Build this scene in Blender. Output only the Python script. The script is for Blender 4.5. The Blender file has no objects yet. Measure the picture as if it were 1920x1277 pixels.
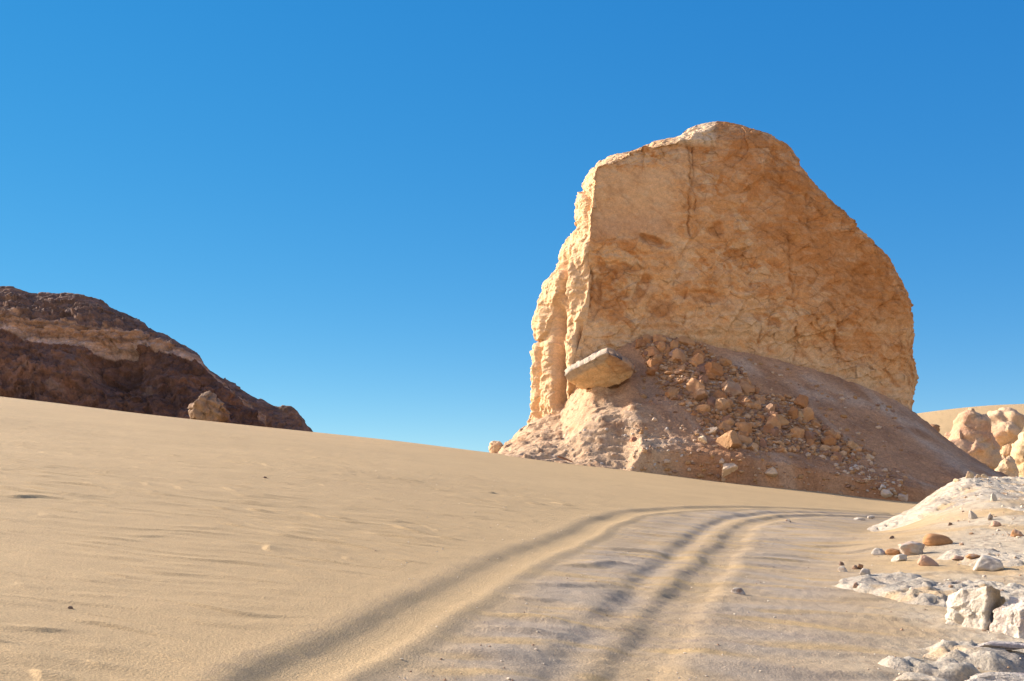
import bpy, math, random
import numpy as np
from mathutils import Matrix, Vector, Euler

# ------------------------------------------------------------------ camera, sky, sun, exposure
scene = bpy.context.scene
COL = scene.collection
F, HC, VH = 2059.0, 1.3, 880.0            # focal length and horizon row of the photograph (1920 px wide), eye height
cam_d = bpy.data.cameras.new("camera")
cam = bpy.data.objects.new("camera", cam_d); COL.objects.link(cam)
cam.location = (0, 0, HC); cam.rotation_euler = (math.radians(90), 0, 0)
cam_d.sensor_width = 36; cam_d.lens = F / 1920 * 36
cam_d.shift_y = (VH - 638.5) / 1920
cam_d.clip_start = 0.1; cam_d.clip_end = 4000
scene.camera = cam

SUN_AZ, SUN_EL = math.radians(61), math.radians(26)      # azimuth measured from the view direction to the left
sdir = Vector((-math.sin(SUN_AZ) * math.cos(SUN_EL), math.cos(SUN_AZ) * math.cos(SUN_EL), math.sin(SUN_EL)))
world = bpy.data.worlds.new("World"); scene.world = world; world.use_nodes = True
nt = world.node_tree; nt.nodes.clear()
out = nt.nodes.new('ShaderNodeOutputWorld'); bg = nt.nodes.new('ShaderNodeBackground')
sky = nt.nodes.new('ShaderNodeTexSky'); sky.sky_type = 'NISHITA'; sky.sun_disc = False
sky.sun_elevation = SUN_EL; sky.sun_rotation = -SUN_AZ
sky.air_density = 0.6; sky.dust_density = 0.0; sky.ozone_density = 6.0; sky.altitude = 2500
hs = nt.nodes.new('ShaderNodeHueSaturation')
hs.inputs['Saturation'].default_value = 1.2
ga = nt.nodes.new('ShaderNodeGamma'); ga.inputs['Gamma'].default_value = 0.55          # softer fall-off to the zenith
ti = nt.nodes.new('ShaderNodeVectorMath'); ti.operation = 'MULTIPLY'; ti.inputs[1].default_value = (0.90, 1.07, 1.21)
nt.links.new(sky.outputs[0], hs.inputs['Color']); nt.links.new(hs.outputs[0], ga.inputs['Color'])
nt.links.new(ga.outputs[0], ti.inputs[0])
sx = nt.nodes.new('ShaderNodeSeparateXYZ'); cx = nt.nodes.new('ShaderNodeCombineXYZ')
pb = nt.nodes.new('ShaderNodeMath'); pb.operation = 'POWER'; pb.inputs[1].default_value = 0.55        # blue stays even from zenith to horizon
kb = nt.nodes.new('ShaderNodeMath'); kb.operation = 'MULTIPLY'; kb.inputs[1].default_value = 1.53
nt.links.new(ti.outputs[0], sx.inputs[0]); nt.links.new(sx.outputs['X'], cx.inputs['X']); nt.links.new(sx.outputs['Y'], cx.inputs['Y'])
nt.links.new(sx.outputs['Z'], pb.inputs[0]); nt.links.new(pb.outputs[0], kb.inputs[0]); nt.links.new(kb.outputs[0], cx.inputs['Z'])
# the sky ahead is washed deep blue; behind and to the sides a warm dusty sky is added as fill light
sky2 = nt.nodes.new('ShaderNodeTexSky'); sky2.sky_type = 'NISHITA'; sky2.sun_disc = False
sky2.sun_elevation = SUN_EL; sky2.sun_rotation = -SUN_AZ
sky2.air_density = 1.0; sky2.dust_density = 4.0; sky2.ozone_density = 0.5
h2 = nt.nodes.new('ShaderNodeHueSaturation'); h2.inputs['Saturation'].default_value = 0.55
t2 = nt.nodes.new('ShaderNodeVectorMath'); t2.operation = 'MULTIPLY'; t2.inputs[1].default_value = (1.56, 1.24, 0.95)
nt.links.new(sky2.outputs[0], h2.inputs['Color']); nt.links.new(h2.outputs[0], t2.inputs[0])
tcw = nt.nodes.new('ShaderNodeTexCoord'); sp = nt.nodes.new('ShaderNodeSeparateXYZ')
nt.links.new(tcw.outputs['Generated'], sp.inputs[0])
wr = nt.nodes.new('ShaderNodeMapRange'); wr.interpolation_type = 'SMOOTHSTEP'
wr.inputs['From Min'].default_value = 0.72; wr.inputs['From Max'].default_value = 0.15
nt.links.new(sp.outputs['Y'], wr.inputs['Value'])
mx = nt.nodes.new('ShaderNodeMix'); mx.data_type = 'VECTOR'
wz = nt.nodes.new('ShaderNodeMapRange'); wz.interpolation_type = 'SMOOTHSTEP'
wz.inputs['From Min'].default_value = 0.80; wz.inputs['From Max'].default_value = 0.20
nt.links.new(sp.outputs['Z'], wz.inputs['Value'])
wm = nt.nodes.new('ShaderNodeMath'); wm.operation = 'MULTIPLY'
nt.links.new(wr.outputs[0], wm.inputs[0]); nt.links.new(wz.outputs[0], wm.inputs[1])
nt.links.new(wm.outputs[0], mx.inputs['Factor']); nt.links.new(cx.outputs[0], mx.inputs[4]); nt.links.new(t2.outputs[0], mx.inputs[5])
nt.links.new(mx.outputs[1], bg.inputs[0])
bg.inputs[1].default_value = 0.112
nt.links.new(bg.outputs[0], out.inputs[0])
sun_d = bpy.data.lights.new("sun", 'SUN'); sun_d.energy = 3.65; sun_d.angle = math.radians(0.53)
sun_d.color = (1.0, 0.90, 0.77)
sun = bpy.data.objects.new("sun", sun_d); COL.objects.link(sun)
sun.rotation_euler = sdir.to_track_quat('Z', 'Y').to_euler(); sun.location = (-30, 20, 40)
scene.view_settings.view_transform = 'Standard'; scene.view_settings.look = 'None'
scene.view_settings.exposure = 1.36; scene.view_settings.gamma = 1.0
scene.view_settings.use_curve_mapping = False
scene.render.engine = 'CYCLES'
scene.cycles.max_bounces = 8; scene.cycles.diffuse_bounces = 5

# ------------------------------------------------------------------ noise (numpy)
f32 = np.float32
_rs = np.random.RandomState(7)
_perm = _rs.permutation(256).astype(np.int32)
_perm = np.concatenate([_perm, _perm, _perm])
_g = _rs.normal(size=(256, 3)); _g /= np.linalg.norm(_g, axis=1)[:, None]; _g = _g.astype(f32)
_rv = _rs.uniform(-1, 1, size=(256, 3)).astype(f32)

def perlin(x, y, z=0.0, seed=0):
    x, y, z = np.broadcast_arrays(np.asarray(x, f32), np.asarray(y, f32), np.asarray(z, f32))
    xf, yf, zf = np.floor(x), np.floor(y), np.floor(z)
    xi, yi, zi = xf.astype(np.int32) + seed * 37, yf.astype(np.int32) + seed * 11, zf.astype(np.int32) + seed * 5
    fx, fy, fz = x - xf, y - yf, z - zf
    w = lambda t: t * t * t * (t * (t * 6 - 15) + 10)
    ux, uy, uz = w(fx), w(fy), w(fz)
    def gr(dx, dy, dz):
        h = _perm[(_perm[(_perm[(xi + dx) & 255] + yi + dy) & 255] + zi + dz) & 255]
        g = _g[h]
        return g[..., 0] * (fx - dx) + g[..., 1] * (fy - dy) + g[..., 2] * (fz - dz)
    l = lambda a, b, t: a + (b - a) * t
    a = l(l(gr(0,0,0), gr(1,0,0), ux), l(gr(0,1,0), gr(1,1,0), ux), uy)
    b = l(l(gr(0,0,1), gr(1,0,1), ux), l(gr(0,1,1), gr(1,1,1), ux), uy)
    return l(a, b, uz) * 1.5

def fbm(x, y, z=0.0, o=4, seed=0, gain=0.5, ridged=False):
    s, a, t = 0.0, 1.0, 0.0
    for k in range(o):
        n = perlin(np.asarray(x) * 2.03**k + 17.3*k, np.asarray(y) * 2.03**k + 5.1*k, np.asarray(z) * 2.03**k + 3.7*k, seed + k)
        if ridged: n = 1 - 2 * np.abs(n)
        s = s + a * n; t += a; a *= gain
    return s / t

def worley(x, y, z, seed=0):
    """distance to nearest, distance to second nearest, hash of the nearest cell, offset from its centre"""
    x, y, z = np.broadcast_arrays(np.asarray(x, f32), np.asarray(y, f32), np.asarray(z, f32))
    xf, yf, zf = np.floor(x), np.floor(y), np.floor(z)
    xi, yi, zi = xf.astype(np.int32) + seed * 31, yf.astype(np.int32) + seed * 7, zf.astype(np.int32) + seed * 3
    fx, fy, fz = x - xf, y - yf, z - zf
    f1 = np.full(x.shape, 9., f32); f2 = f1.copy(); hid = np.zeros(x.shape, np.int32)
    off = np.zeros(x.shape + (3,), f32)
    for dx in (-1, 0, 1):
        for dy in (-1, 0, 1):
            for dz in (-1, 0, 1):
                h = _perm[(_perm[(_perm[(xi + dx) & 255] + yi + dy) & 255] + zi + dz) & 255]
                r = _rv[h] * 0.5 + 0.5
                ox, oy, oz = fx - dx - r[..., 0], fy - dy - r[..., 1], fz - dz - r[..., 2]
                d = np.sqrt(ox*ox + oy*oy + oz*oz)
                c = d < f1
                f2 = np.where(c, f1, np.minimum(f2, d)); f1 = np.where(c, d, f1)
                hid = np.where(c, h, hid)
                off[..., 0] = np.where(c, ox, off[..., 0]); off[..., 1] = np.where(c, oy, off[..., 1]); off[..., 2] = np.where(c, oz, off[..., 2])
    return f1, f2, hid, off

def flakes(x, y, z, seed=0):
    """spalled plates: each cell a tilted plane of its own"""
    f1, f2, h, off = worley(x, y, z, seed)
    rv = _rv[(h * 7 + 13) & 255]
    return (off * rv).sum(-1) + 0.35 * _rv[(h * 3 + 5) & 255][..., 0], f2 - f1

def sst(a, b, x):
    t = np.clip((np.asarray(x, float) - a) / (b - a), 0, 1)
    return t * t * (3 - 2 * t)

def mix(a, b, t):
    a, b = np.asarray(a, float), np.asarray(b, float)
    return a + (b - a) * np.asarray(t)[..., None]

def pw(pts):
    p = sorted(pts); xs = np.array([q[0] for q in p], float); ys = np.array([q[1] for q in p], float)
    return lambda v: np.interp(v, xs, ys)

def spw(pts, w=0.05):
    f = pw(pts); xs = np.linspace(pts[0][0] - 1, pts[-1][0] + 1, 800); st = xs[1] - xs[0]
    k = np.exp(-0.5 * (np.arange(-60, 61) * st / w)**2); k /= k.sum()
    ys = np.convolve(np.pad(f(xs), 60, 'edge'), k, 'valid')
    return lambda v: np.interp(v, xs, ys)

# ------------------------------------------------------------------ mesh helpers
def mesh_from(name, V, quads=None, tris=None, col=None, mat=None, smooth=True):
    V = np.asarray(V, f32).reshape(-1, 3)
    me = bpy.data.meshes.new(name)
    faces, n = [], []
    if quads is not None: q = np.asarray(quads, np.int32).reshape(-1, 4); faces.append(q.ravel()); n += [np.full(len(q), 4, np.int32)]
    if tris is not None: t = np.asarray(tris, np.int32).reshape(-1, 3); faces.append(t.ravel()); n += [np.full(len(t), 3, np.int32)]
    loops = np.concatenate(faces); n = np.concatenate(n)
    me.vertices.add(len(V)); me.vertices.foreach_set('co', V.ravel())
    me.loops.add(len(loops)); me.loops.foreach_set('vertex_index', loops)
    me.polygons.add(len(n)); me.polygons.foreach_set('loop_start', np.concatenate([[0], np.cumsum(n)[:-1]]).astype(np.int32))
    me.update(calc_edges=True); me.validate()
    me.polygons.foreach_set('use_smooth', np.full(len(me.polygons), smooth))
    if col is not None:
        c = np.ones((len(V), 4), f32); c[:, :3] = np.clip(np.asarray(col).reshape(-1, 3), 0.005, 0.9)
        me.color_attributes.new('Col', 'FLOAT_COLOR', 'POINT').data.foreach_set('color', c.ravel())
    if mat: me.materials.append(mat)
    return me

def grid_quads(n, m, wrap=False, flip=False):
    i = np.arange(n - 1)[:, None]; j = np.arange(m if wrap else m - 1)[None, :]
    a = i * m + j; b = i * m + (j + 1) % m; c = (i + 1) * m + (j + 1) % m; d = (i + 1) * m + j
    q = np.stack(np.broadcast_arrays(a, b, c, d), -1).reshape(-1, 4)
    return q[:, ::-1] if flip else q

def add(name, me, label=None, cat=None, group=None, kind=None, parent=None, loc=(0, 0, 0)):
    o = bpy.data.objects.new(name, me); COL.objects.link(o); o.location = loc
    if parent: o.parent = parent
    for k, v in (('label', label), ('category', cat), ('group', group), ('kind', kind)):
        if v: o[k] = v
    return o

def grid_normals(P, wrap):
    if wrap: du = np.roll(P, -1, 1) - np.roll(P, 1, 1)
    else: du = np.gradient(P, axis=1)
    dv = np.gradient(P, axis=0)
    n = np.cross(du, dv); return n / (np.linalg.norm(n, axis=-1, keepdims=True) + 1e-9)

# ------------------------------------------------------------------ materials
def mat_vc(name, rough=0.9, nscale=9.0, namp=0.22, bump=0.35, bscale=14.0, bdist=0.03, spk=None, warm=None):
    """surface colour from the 'Col' attribute, broken up by object-space noise and bump"""
    m = bpy.data.materials.new(name); m.use_nodes = True
    t = m.node_tree; N = t.nodes; L = t.links
    bs = N['Principled BSDF']; bs.inputs['Roughness'].default_value = rough
    bs.inputs['Specular IOR Level'].default_value = 0.15
    at = N.new('ShaderNodeAttribute'); at.attribute_name = 'Col'
    tc = N.new('ShaderNodeTexCoord')
    n1 = N.new('ShaderNodeTexNoise'); n1.inputs['Scale'].default_value = nscale; n1.inputs['Detail'].default_value = 8; n1.inputs['Roughness'].default_value = 0.68
    L.new(tc.outputs['Object'], n1.inputs['Vector'])
    mr = N.new('ShaderNodeMapRange'); mr.inputs['From Min'].default_value = 0.25; mr.inputs['From Max'].default_value = 0.75
    mr.inputs['To Min'].default_value = 1 - namp; mr.inputs['To Max'].default_value = 1 + namp
    L.new(n1.outputs['Fac'], mr.inputs['Value'])
    mu = N.new('ShaderNodeVectorMath'); mu.operation = 'SCALE'
    L.new(at.outputs['Color'], mu.inputs[0]); L.new(mr.outputs[0], mu.inputs['Scale'])
    last = mu.outputs[0]
    if spk:
        n2 = N.new('ShaderNodeTexNoise'); n2.inputs['Scale'].default_value = spk[0]; n2.inputs['Detail'].default_value = 3; n2.inputs['Roughness'].default_value = 0.8
        L.new(tc.outputs['Object'], n2.inputs['Vector'])
        m2 = N.new('ShaderNodeMapRange'); m2.inputs['From Min'].default_value = 0.3; m2.inputs['From Max'].default_value = 0.7
        m2.inputs['To Min'].default_value = 1 - spk[1]; m2.inputs['To Max'].default_value = 1 + spk[1]
        L.new(n2.outputs['Fac'], m2.inputs['Value'])
        mu2 = N.new('ShaderNodeVectorMath'); mu2.operation = 'SCALE'
        L.new(last, mu2.inputs[0]); L.new(m2.outputs[0], mu2.inputs['Scale']); last = mu2.outputs[0]
    L.new(last, bs.inputs['Base Color'])
    nb = N.new('ShaderNodeTexNoise'); nb.inputs['Scale'].default_value = bscale; nb.inputs['Detail'].default_value = 6; nb.inputs['Roughness'].default_value = 0.65
    L.new(tc.outputs['Object'], nb.inputs['Vector'])
    bp = N.new('ShaderNodeBump'); bp.inputs['Strength'].default_value = bump; bp.inputs['Distance'].default_value = bdist
    L.new(nb.outputs['Fac'], bp.inputs['Height']); L.new(bp.outputs[0], bs.inputs['Normal'])
    return m

M_sand = mat_vc('sand', nscale=1.1, namp=0.06, bump=0.8, bscale=55, bdist=0.014, spk=(85, 0.30))
M_cliff = mat_vc('sandstone', nscale=4.0, namp=0.24, bump=0.65, bscale=5, bdist=0.10, spk=(14, 0.16))
M_talus = mat_vc('scree', nscale=4.0, namp=0.28, bump=0.9, bscale=7, bdist=0.10, spk=(12, 0.28))
M_hill = mat_vc('dark_rock', nscale=1.6, namp=0.35, bump=0.7, bscale=2.5, bdist=0.2, spk=(6, 0.2))
M_lime = mat_vc('limestone', nscale=9.0, namp=0.25, bump=0.9, bscale=22, bdist=0.035, spk=(55, 0.22))
M_stone = mat_vc('stone', nscale=14.0, namp=0.2, bump=0.5, bscale=40, bdist=0.01, spk=(70, 0.12))
M_rubble = mat_vc('rubble', nscale=3.0, namp=0.25, bump=0.5, bscale=8, bdist=0.04)

# ------------------------------------------------------------------ the lie of the land
def smax(a, b, k):
    h = np.clip(0.5 + 0.5 * (a - b) / k, 0, 1)
    return b + (a - b) * h + k * h * (1 - h)

def bank(x, y):
    """low limestone bank on the right"""
    xe = 9.0 - (27 - y) * 0.42; w = 2.4 + np.clip(27 - y, 0, 30) * 0.13
    return 1.18 * np.clip((y - 6) / 21, 0, 1) * sst(0, 1, (x - xe) / w) * (1 - sst(28.5, 40, y))

def base(x, y):
    x = np.asarray(x, float); y = np.asarray(y, float)
    P = 0.035 * np.minimum(y, 75) - 0.114 * x
    over = np.maximum(y - 58.5, 0)
    P = P - np.where(over < 25, 0.006 * over**2, 0.006 * 625 + (over - 25) * 0.3)
    z = smax(P, -0.3 + 0 * x, 0.25)
    z = z + 10.5 * np.exp(-((x - 72) / 46)**2) * sst(88, 150, y) * (1 - 0.6 * sst(160, 300, y))
    return z + bank(x, y)

def hit(u, v, surf, y0=3.0, y1=160.0, n=1200):
    """point where the line of sight of photo pixel (u, v) meets a height field"""
    ys = y0 * (y1 / y0)**np.linspace(0, 1, n)
    xs = (u - 960) / F * ys; zs = HC + (VH - v) / F * ys
    d = zs - surf(xs, ys)
    k = int(np.argmax(d < 0)) if (d < 0).any() else n - 1
    k = max(k, 1); t = d[k-1] / (d[k-1] - d[k] + 1e-9)
    y = ys[k-1] + (ys[k] - ys[k-1]) * min(max(t, 0), 1)
    return (u - 960) / F * y, y, HC + (VH - v) / F * y

def track(pts):
    return np.array([hit(u, v, base)[:2] for u, v in pts])

def catmull(p, n=10):
    P = np.vstack([2*p[0]-p[1], p, 2*p[-1]-p[-2]]); o = []
    for i in range(1, len(P) - 2):
        for t in np.linspace(0, 1, n, endpoint=False):
            a, b, c, d = P[i-1], P[i], P[i+1], P[i+2]
            o.append(0.5 * ((2*b) + (c-a)*t + (2*a-5*b+4*c-d)*t*t + (3*b-a-3*c+d)*t**3))
    o.append(P[-2]); return np.array(o)

TR_L = catmull(track([(300, 1400), (470, 1277), (640, 1188), (800, 1112), (930, 1050), (1030, 1008), (1110, 975), (1180, 956), (1270, 950), (1400, 951), (1540, 955), (1660, 960)]))
TR_A = catmull(track([(960, 1330), (1030, 1262), (1095, 1190), (1160, 1120), (1225, 1060), (1280, 1015), (1320, 985), (1360, 970), (1420, 962), (1520, 960), (1680, 963)]))
TR_B = catmull(track([(1060, 1340), (1140, 1250), (1210, 1170), (1275, 1095), (1330, 1040), (1365, 1004), (1395, 981), (1440, 970), (1530, 966), (1690, 968)]))

def sdist(px, py, poly):
    """signed distance to a polyline (positive on the right when walking away), arc length"""
    best = np.full(px.shape, 1e9); sg = np.zeros(px.shape); arc = np.zeros(px.shape); s0 = 0
    for (ax, ay), (bx, by) in zip(poly[:-1], poly[1:]):
        dx, dy = bx - ax, by - ay; l = math.hypot(dx, dy)
        if l < 1e-6: continue
        t = np.clip(((px - ax) * dx + (py - ay) * dy) / (l * l), 0, 1)
        qx, qy = px - ax - t * dx, py - ay - t * dy
        d = np.hypot(qx, qy); c = d < best
        best = np.where(c, d, best); sg = np.where(c, np.sign(qx * dy - qy * dx), sg); arc = np.where(c, s0 + t * l, arc)
        s0 += l
    return best * sg, arc

def ground(x, y, want_col=False):
    x = np.asarray(x, float); y = np.asarray(y, float); sh = x.shape
    z = base(x, y)
    r = np.hypot(x, y)
    z = z + 0.10 * perlin(x / 9, y / 11, 0, 3) * sst(4, 20, r)
    near = (r < 62) & (y > 0)
    dl = np.full(sh, 99.); al = np.zeros(sh); da = dl.copy(); db = dl.copy(); ab = al.copy(); aa = al.copy()
    if near.any():
        dl[near], al[near] = sdist(x[near], y[near], TR_L)
        da[near], aa[near] = sdist(x[near], y[near], TR_A)
        db[near], ab[near] = sdist(x[near], y[near], TR_B)
    wob = 0.10 * perlin(al / 1.7, 0.5, 0.2, 5) + 0.04 * perlin(al / 0.35, 0.1, 0.7, 6)
    dl = dl + wob * 0.7 - 0.13
    da = da + 0.07 * perlin(aa / 1.1, 3.5, 0.2, 7); db = db + 0.07 * perlin(ab / 1.3, 1.5, 0.2, 8)
    # smooth dune on the left of the tracks, rippled pan to the right
    pan = sst(0.1, 0.8, dl)
    dune = 1 - pan
    fade = (1 - sst(26, 60, r))
    wx = x + 0.5 * perlin(x / 2.3, y / 2.3, 1.5, 4); wy = y + 0.5 * perlin(x / 2.0, y / 2.0, 4.5, 9)
    rp = np.clip(perlin(wx / 1.15, (wy + 0.10 * wx) / 0.36, 0.3, 11), -1, 1)
    rp2 = perlin(wx / 0.6, (wy + 0.06 * wx) / 0.17, 2.3, 12)
    patch = 0.35 + 0.65 * sst(-0.25, 0.35, perlin(x / 5, y / 6, 3.3, 13))
    # lee faces towards the viewer: skew the ripples
    r1 = np.where(rp > 0, rp, rp * 0.35)
    keep = 1 - 0.8 * np.exp(-((dl + 0.05) / 0.6)**4) - 0.0
    keep2 = (1 - 0.8 * np.exp(-((da - 0.1) / 0.35)**4)) * (1 - 0.8 * np.exp(-((db - 0.2) / 0.4)**4)) * keep
    def saw(p): f = p - np.floor(p); return sst(0, 0.18, f) * (1 - np.clip((f - 0.18) / 0.82, 0, 1))**1.2
    ph = (wy + 0.13 * wx) / 0.36 + 1.2 * perlin(x / 0.9, y / 0.7, 7.7, 61)
    lens = 1.15 * sst(-0.1, 0.75, perlin(wx / 0.6 + 9, wy / 0.24, 8.8, 62))
    lens2 = 1.15 * sst(-0.1, 0.75, perlin(wx / 1.4 + 4, wy / 0.45, 1.8, 63))
    z = z + dune * fade * (0.35 + 0.65 * patch) * (0.010 * r1 + 0.012 * rp2 + saw(ph) * (0.024 * lens + 0.013 * lens2)) * keep
    # pan: broad low ripples and scoops crossing the tracks
    q = perlin(wx / 1.7 + 3, (wy - 0.05 * wx) / 0.62, 5.3, 14)
    q2 = perlin(wx / 0.45, wy / 0.22, 6.3, 15)
    right = sst(-0.1, 1.4, db)
    z = z + pan * fade * (1 - 0.45 * right) * saw((wy - 0.04 * wx) / 0.75 + 0.8 * perlin(x / 1.5, y / 1.2, 2.7, 64)) * 0.042 * keep2 * sst(-0.15, 0.4, perlin(wx / 1.5, wy / 0.7, 6.8, 65))
    z = z + pan * fade * (1 - 0.55 * right) * (0.016 * np.clip(q, -0.6, 1) * keep2 + 0.007 * q2)
    z = z + fade * 0.004 * perlin(x / 0.09, y / 0.09, 0, 16) * (0.4 + pan)
    # left rut: bank, shaded wall, floor, low crest, drop to the pan
    tf = 1 - sst(45, 60, r)
    lm = 0.72 + 0.45 * perlin(al / 2.4, 7.7, 0, 17) + 0.25 * perlin(al / 0.7, 3.7, 0, 32)
    prof = spw([(-1.6, 0), (-0.95, 0.02), (-0.62, 0.055), (-0.42, 0.03), (-0.12, -0.115), (0.10, -0.13), (0.38, -0.085), (0.56, -0.015), (0.66, -0.005), (0.95, -0.10), (1.6, -0.075), (3.0, -0.04), (6, 0)])
    z = z + 0.265 * tf * prof(dl / 0.46) * lm
    pf = spw([(-0.55, 0), (-0.26, 0.028), (-0.12, 0.018), (0.04, -0.07), (0.16, -0.065), (0.34, -0.02), (0.6, 0)])
    ma = 0.7 + 0.75 * perlin(aa / 0.8, 2.2, 0, 18); mb = 0.75 + 0.6 * perlin(ab / 0.9, 5.2, 0, 19)
    lug = 1 + 0.3 * perlin(ab / 0.16, 0, 0, 20)
    z = z + tf * pf(da / 0.75) * ma * 0.5
    pfb = spw([(-0.5, 0), (-0.25, 0.03), (-0.12, 0.02), (0.05, -0.085), (0.2, -0.09), (0.38, -0.075), (0.5, -0.01), (0.62, 0.015), (0.8, 0.0), (1.3, 0)])
    z = z + tf * pfb(db / 0.75) * mb * lug * 0.45
    # wind-blown sand tongue in front of the bank
    z = z + 0.16 * np.exp(-((x - 6.0) / 1.5)**2 - ((y - 19.5) / 2.6)**2)
    eb = x - (9.0 - (27 - y) * 0.42)
    z = z + sst(1.0, 2.8, eb) * (y > 4) * sst(45, 28, y) * (0.05 * fbm(x / 0.7, y / 1.0, 4.4, 4, 30) + 0.018 * fbm(x / 0.14, y / 0.2, 5.4, 3, 31))
    if not want_col: return z
    tan = np.array([0.445, 0.320, 0.176]); grey = np.array([0.36, 0.295, 0.225]); gold = np.array([0.44, 0.315, 0.17])
    c = np.broadcast_to(tan, sh + (3,)).copy()
    gm = pan * (0.55 + 0.45 * sst(-0.3, 0.3, q)) * (1 - sst(35, 60, r))
    rightgold = sst(0.9, 2.6, db) * (0.5 + 0.5 * sst(-0.3, 0.4, perlin(x / 2.2, y / 2.2, 0, 21)))
    gm = gm * (1 - 0.6 * rightgold)
    flo = np.exp(-((db - 0.25) / 0.25)**2) + np.exp(-((da - 0.32) / 0.2)**2)
    gm = gm * (1 - 0.55 * np.clip(flo, 0, 1))
    c = mix(c, grey, gm)
    # coarse dark grains on ruts and pan ripples; rut wall shade painted in too
    grain_shade = (np.exp(-((dl + 0.18) / 0.17)**2) + 0.8 * np.exp(-((dl - 0.62) / 0.16)**2) + np.exp(-((da - 0.0) / 0.12)**2) + np.exp(-((db - 0.0) / 0.12)**2)) * tf
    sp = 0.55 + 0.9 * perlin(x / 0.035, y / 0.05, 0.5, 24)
    c = mix(c, np.array([0.235, 0.19, 0.16]), np.clip(0.24 * grain_shade * sp, 0, 0.8))
    c = mix(c, np.array([0.46, 0.32, 0.15]), 0.65 * pan * (1 - sst(20, 45, r)) * sst(0.15, 0.5, perlin(wx / 0.9 + 2, wy / 0.26, 4.4, 25)))
    c = mix(c, np.array([0.27, 0.215, 0.175]), np.clip(0.5 * pan * (1 - sst(18, 40, r)) * sp, 0, 1) * sst(0.1, 0.45, perlin(wx / 1.3 + 7, wy / 0.3, 9.4, 26)))
    c = mix(c, gold, np.clip(0.7 * rightgold * pan, 0, 1))
    e = x - (9.0 - (27 - y) * 0.42)
    bm = sst(0.9, 2.6, e + 0.9 * fbm(x / 1.6, y / 2.0, 3.1, 4, 27)) * (y > 4) * sst(60, 30, y)
    bm = bm * sst(-0.25, 0.12, fbm(x / 1.5, y / 2.4, 6.1, 4, 28))
    spk = fbm(x / 0.10, y / 0.14, 0.4, 3, 29)
    c = mix(c, mix(np.broadcast_to(np.array([0.44, 0.385, 0.30]), c.shape), np.array([0.27, 0.225, 0.18]), sst(0.05, 0.4, spk)), 0.85 * bm)
    cr = sst(0.05, 0.4, perlin(x / 0.5, y / 0.35, 1, 22)) * pan
    c = c * (1 - 0.10 * cr[..., None])
    c = c * (1 + 0.05 * perlin(x / 3, y / 3, 9, 23))[..., None]
    return z, c

# ------------------------------------------------------------------ sand
def build_sand():
    th = np.concatenate([np.linspace(-math.pi, -0.56, 160, endpoint=False), np.linspace(-0.56, 0.56, 1000, endpoint=False), np.linspace(0.56, math.pi, 160)])
    rr = np.concatenate([[0.02, 0.5, 1.2, 2.0], 2.6 * (62 / 2.6)**np.linspace(0, 1, 900), 62 * (1500 / 62)**np.linspace(0.006, 1, 130)])
    R, T = np.meshgrid(rr, th, indexing='ij')
    X, Y = R * np.sin(T), R * np.cos(T)
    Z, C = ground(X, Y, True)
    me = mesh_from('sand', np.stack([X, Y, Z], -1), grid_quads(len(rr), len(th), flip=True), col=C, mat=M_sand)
    add('sand_ground', me, kind='structure')
build_sand()

# ------------------------------------------------------------------ the monolith
uL = pw([(226, 1338), (232, 1305), (240, 1285), (255, 1268), (262, 1258), (264, 1222), (275, 1184), (290, 1155), (302, 1130), (312, 1118), (345, 1100), (380, 1083), (432, 1083), (445, 1077), (472, 1055), (500, 1045), (530, 1026), (556, 1017), (600, 1009), (640, 1014), (652, 1003), (690, 996), (740, 993), (780, 998), (820, 975), (860, 960), (950, 950)])
uA = pw([(226, 1344), (240, 1338), (262, 1292), (275, 1200), (290, 1168), (305, 1140), (314, 1119), (345, 1114), (440, 1106), (480, 1103), (560, 1106), (600, 1101), (640, 1086), (700, 1070), (780, 1066), (860, 1050), (950, 1040)])
uR = pw([(226, 1345), (229, 1365), (235, 1392), (254, 1436), (278, 1474), (312, 1500), (330, 1512), (366, 1546), (404, 1580), (420, 1600), (448, 1627), (490, 1661), (520, 1683), (550, 1702), (600, 1708), (640, 1713), (680, 1718), (720, 1720), (750, 1716), (775, 1712), (850, 1715), (950, 1720)])
ZT = 23.0
Hc = pw([(900, 905), (918, 872), (940, 842), (975, 806), (1000, 788), (1050, 775), (1075, 728), (1105, 690), (1140, 662), (1175, 645), (1205, 634), (1240, 628), (1300, 640), (1350, 652), (1400, 660), (1450, 672), (1520, 692), (1600, 718), (1660, 742), (1712, 770), (1760, 812), (1820, 858), (1870, 893), (1920, 935), (2000, 1010), (2200, 1100)])
def pv(z, y): return VH - (z - HC) * F / y
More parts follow.
